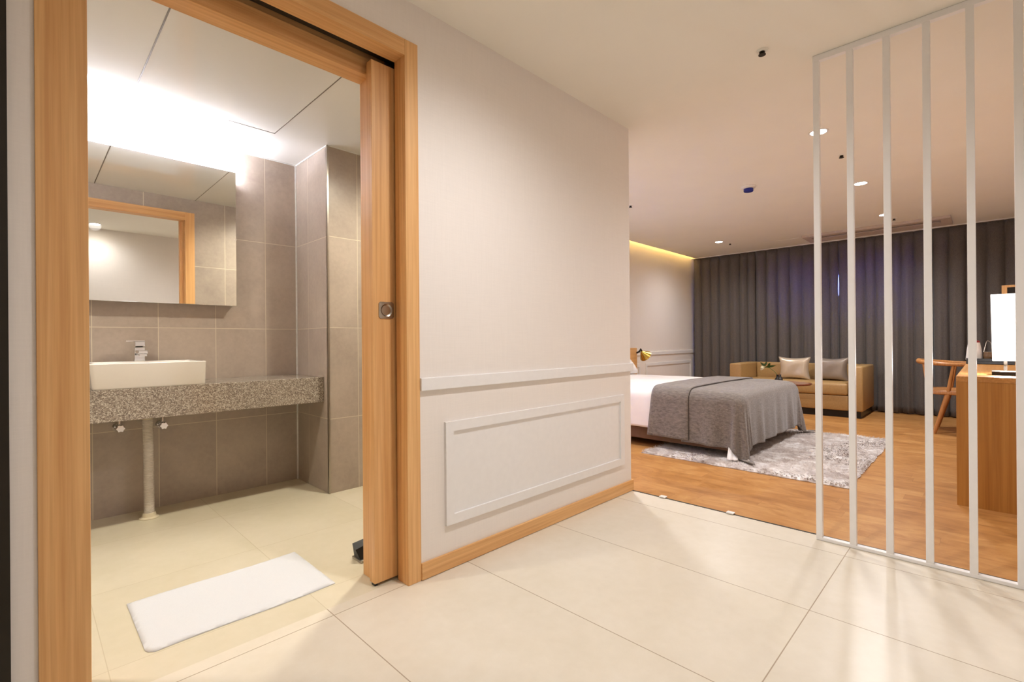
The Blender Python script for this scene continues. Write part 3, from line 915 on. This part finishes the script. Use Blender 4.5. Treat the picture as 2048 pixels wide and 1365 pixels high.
tag(obj('cushion', pillow(7.53, 1.47, .565, .41, .33, .17, math.radians(0), math.radians(84), pinch=.17), 'satin_grey', None, True, angle=80),
    'grey satin cushion on the sofa beside the right arm', 'cushion', 'satin cushions on the sofa')

# side table + things
tb = thing('round_table', 'small round dark wood table between bed foot and sofa', 'table', (6.22, 1.66, 0))
obj('table_top', lathe([(.235, .444), (.25, .450), (.252, .457), (.248, .464)], (6.22, 1.66, 0), 40), 'table_wood', tb, True)
obj('pedestal', lathe([(.018, .02), (.018, .444)], (6.22, 1.66, 0), 16), 'steel', tb, True)
obj('table_base', lathe([(.16, .0), (.16, .010), (.03, .022)], (6.22, 1.66, 0), 32), 'steel', tb, True)
va = thing('bud_vase', 'small dark vase with a trailing cream flower on the round table', 'vase', (6.25, 1.765, .464))
obj('vase_body', lathe([(.018, .0), (.030, .012), (.032, .03), (.016, .055), (.012, .075), (.016, .085)], (6.25, 1.765, .4645), 20), 'black', va, True)
stem = [(6.25, 1.765, .54), (6.26, 1.80, .585), (6.28, 1.86, .625), (6.30, 1.93, .635)]
obj('stem', tube(stem, .003, 6), 'leaf', va, True)
b = bmesh.new()
for i in range(11):
    a = 2*PI*i/11; c = Vector((6.30, 1.945, .622))
    d = Vector((math.cos(a)*.5, math.cos(a*1.3)*.8, math.sin(a))).normalized(); s = d.cross(Vector((1, .3, 0))).normalized()
    vs = [bm_v for bm_v in (b.verts.new(c), b.verts.new(c+d*.02+s*.012), b.verts.new(c+d*.036), b.verts.new(c+d*.02-s*.012))]
    b.faces.new(vs)
lathe([(.004, -.018), (.018, -.010), (.022, 0), (.016, .014), (.004, .020)], (6.30, 1.945, .622), 12, b)
obj('flower', b, 'petal', va, True)
for k, (p, q) in enumerate((((6.29, 1.91, .640), (6.30, 1.97, .690)), ((6.28, 1.88, .632), (6.27, 1.85, .690)), ((6.30, 1.93, .636), (6.32, 1.90, .70)), ((6.30, 1.93, .628), (6.33, 1.80, .655)))):
    b = bmesh.new(); p, q = Vector(p), Vector(q); d = q-p; s = d.cross(Vector((1, .2, .1))).normalized()*.014
    ring = [p, p+d*.35+s, p+d*.7+s*.8, q, p+d*.7-s*.8, p+d*.35-s]
    b.faces.new([b.verts.new(v) for v in ring]); bmesh.ops.solidify(b, geom=b.faces[:], thickness=.001)
    obj('leaf', b, 'leaf', va)
tag(obj('glass_bottle', lathe([(.022, 0), (.026, .006), (.026, .055), (.010, .075), (.009, .095), (.012, .098)], (6.12, 1.70, .4645), 20), 'dark_glass', None, True), 'small dark glass bottle on the round table beside the vase', 'bottle')

# ================================================================== DESK
dk = thing('long_desk', 'long oak veneered desk along the right wall behind the lattice', 'desk', (5.5, -.24, 0))
DX0, DX1, DY0, DY1 = 3.80, 7.22, -.585, .130
obj('desk_top', box(DX0, DX1, DY0, DY1, .716, .747, .001), 'desk_x', dk)
obj('end_panel', box(DX0, DX0+.036, DY0, DY1, .0, .7155, .001), 'desk_z', dk)
obj('end_panel', box(DX1-.036, DX1, DY0, DY1, .0, .7155, .001), 'desk_z', dk)
obj('back_panel', box(DX0+.036, DX1-.036, DY0, DY0+.018, .30, .7155), 'desk_x', dk)
dw = obj('drawer', box(DX0+.04, DX0+.54, DY0+.02, DY1-.02, .56, .7150, .001), 'desk_x', dk)
obj('drawer', box(DX0+.55, DX0+1.05, DY0+.02, DY1-.02, .56, .7150, .001), 'desk_x', dk)

# desk lamp
dl = thing('desk_lamp', 'lit table lamp with tall white rectangular shade on the near end of the desk', 'lamp', (4.10, -.077, .747))
lx, ly = 4.09, -.0765
obj('lamp_base', box(lx-.075, lx+.075, ly-.062, ly+.058, .7475, .767, .0015), 'black', dl)
obj('base_plate', box(lx-.075, lx+.075, ly-.062, ly+.058, .7672, .7705, .001), 'steel', dl)
obj('lamp_stem', lathe([(.008, .7705), (.008, .93)], (lx, ly, 0), 14), 'steel', dl, True)
b = bmesh.new()
def sq4(cx, cy, z, a, bb): return [(cx-a, cy-bb, z), (cx+a, cy-bb, z), (cx+a, cy+bb, z), (cx-a, cy+bb, z)]
ring_loft(b, [sq4(lx, ly, .832, .052, .055), sq4(lx, ly, 1.225, .058, .0605), sq4(lx, ly, 1.224, .056, .0585), sq4(lx, ly, .833, .050, .053)], False)
b.faces.new([v for v in [b.verts.new(p) for p in sq4(lx, ly, 1.215, .0555, .058)]])
obj('lamp_shade', b, 'lamp_shade', dl)
ld = bpy.data.lights.new('lamp_bulb', 'POINT'); ld.energy = 5; ld.color = WARM; ld.shadow_soft_size = .03
lo = bpy.data.objects.new('lamp_bulb', ld); col.objects.link(lo); lo.parent = dl; lo.location = (lx-4.10, ly+.077, .06)

# minibar tray and what stands on it
ty = thing('minibar_tray', 'black box tray on the desk behind the lamp', 'tray', (5.8, -.06, .747))
b = bmesh.new(); bx(b, 5.60, 6.00, -.26, .128, .7475, .772, .003)
obj('tray_floor', b, 'black', ty)
b = bmesh.new(); bx(b, 5.60, 5.612, -.26, .128, .772, .795); bx(b, 5.988, 6.00, -.26, .128, .772, .795); bx(b, 5.612, 5.988, -.26, -.248, .772, .795); bx(b, 5.612, 5.988, .116, .128, .772, .795)
obj('tray_rim', b, 'black', ty)
kt = thing('electric_kettle', 'white electric kettle with a dark red lid on the tray', 'kettle', (5.72, .080, .773))
kb = obj('kettle_body', lathe([(.050, 0), (.054, .01), (.046, .10), (.037, .155)], (5.72, .080, .7735), 24), 'plastic', kt, True)
obj('lid', lathe([(.037, .155), (.036, .168), (.012, .176), (.010, .186)], (5.72, .080, .7735), 24), 'red', kb, True)
obj('kettle_handle', tube([(5.757, .080, .915), (5.790, .080, .91), (5.797, .080, .87), (5.785, .080, .82), (5.765, .080, .812)], .007, 8), 'red', kt, True)
cf = thing('carafe', 'amber glass carafe with wire handle on the tray beside the kettle', 'carafe', (5.72, -.012, .772))
obj('glass_bowl', lathe([(.030, 0), (.038, .02), (.040, .05), (.034, .075), (.032, .075), (.037, .05), (.035, .02), (.006, .005)], (5.72, -.012, .7725), 24), 'amber_glass', cf, True)
b = bmesh.new(); tube([(5.72, .022, .848), (5.72, .006, .93), (5.72, -.003, .945)], .003, 6, b); tube([(5.72, -.003, .945), (5.72, -.02, .93), (5.72, -.046, .848)], .003, 6, b); tube([(5.72, .024, .848), (5.72, -.048, .848)], .003, 6, b)
obj('wire_handle', b, 'steel', cf, True)
tag(obj('drinking_glass', lathe([(.026, 0), (.030, .002), (.034, .09), (.032, .09), (.028, .006), (.004, .005)], (4.55, -.16, .7475), 24), 'glass', None, True), 'clear drinking glass on the desk right of the lamp stem', 'glass')

# wood framed mirror on the desk
fm = thing('desk_mirror', 'wood framed mirror standing on the desk behind the lamp', 'mirror', (6.3, -.33, .747))
my0, my1, mz0, mz1 = -.56, -.097, .7475, 1.445
b = bmesh.new()
bx(b, 6.28, 6.305, my0, my0+.035, mz0, mz1); bx(b, 6.28, 6.305, my1-.035, my1, mz0, mz1); bx(b, 6.28, 6.305, my0+.035, my1-.035, mz0, mz0+.035); bx(b, 6.28, 6.305, my0+.035, my1-.035, mz1-.02, mz1)
obj('mirror_frame', b, 'oak', fm)
obj('mirror_glass', box(6.290, 6.298, my0+.035, my1-.035, mz0+.035, mz1-.02), 'dark_glass', fm)
obj('stand', box(6.27, 6.36, my0+.1, my1-.1, mz0, mz0+.02), 'oak_y', fm)

# ================================================================== CHAIR
ch = thing('armchair', 'wooden round-back armchair pushed up to the far part of the desk', 'chair', (6.74, .27, 0))
CX, CY = 6.74, .27
# horseshoe arm rail: bend on the +Y side, arms toward the desk (-Y)
rail = []; rr_ = []
Rx, Ry = .265, .25
for i in range(33):
    a = -PI*.08+(PI*1.16)*i/32
    x = CX+Rx*math.cos(a); y = CY+.0+Ry*math.sin(a) if math.sin(a) > 0 else CY-.60*abs(math.sin(a))
    k = abs(i-16)/16
    z = .728-.026*k
    rail.append((x, y, z)); rr_.append(.028-.010*k)
obj('arm_rail', tube(rail, rr_, 12, flat=.95), 'chair', ch, True)
def seatring(z, s, n=40):
    out = []
    for i in range(n):
        a = 2*PI*i/n; c, s2 = math.cos(a), math.sin(a)
        e = 4.0; r = (abs(c)**e+abs(s2)**e)**(-1/e)
        out.append((CX+.24*s*r*c, CY-.02+.215*s*r*s2, z))
    return out
obj('seat', ring_loft_bm := (lambda: (lambda b: (ring_loft(b, [seatring(.395, .96), seatring(.402, 1), seatring(.432, 1), seatring(.440, .97), seatring(.434, .6), seatring(.428, .2)]), b)[1])(bmesh.new()))(), 'chair', ch, True, angle=50)
for sx in (-1, 1):
    obj('leg', tube([(CX+sx*.265, CY+.118, .0), (CX+sx*.215, CY+.015, .40)], [.015, .024], 12), 'chair', ch, True)
    obj('leg', tube([(CX+sx*.265, CY-.24, .0), (CX+sx*.215, CY-.15, .40)], [.015, .024], 12), 'chair', ch, True)
    obj('arm_post', tube([(CX+sx*.225, CY+.01, .43), (CX+sx*.262, CY-.03, .70)], [.018, .013], 12), 'chair', ch, True)
    obj('back_post', tube([(CX+sx*.16, CY+.165, .43), (CX+sx*.165, CY+.20, .70)], [.018, .013], 12), 'chair', ch, True)
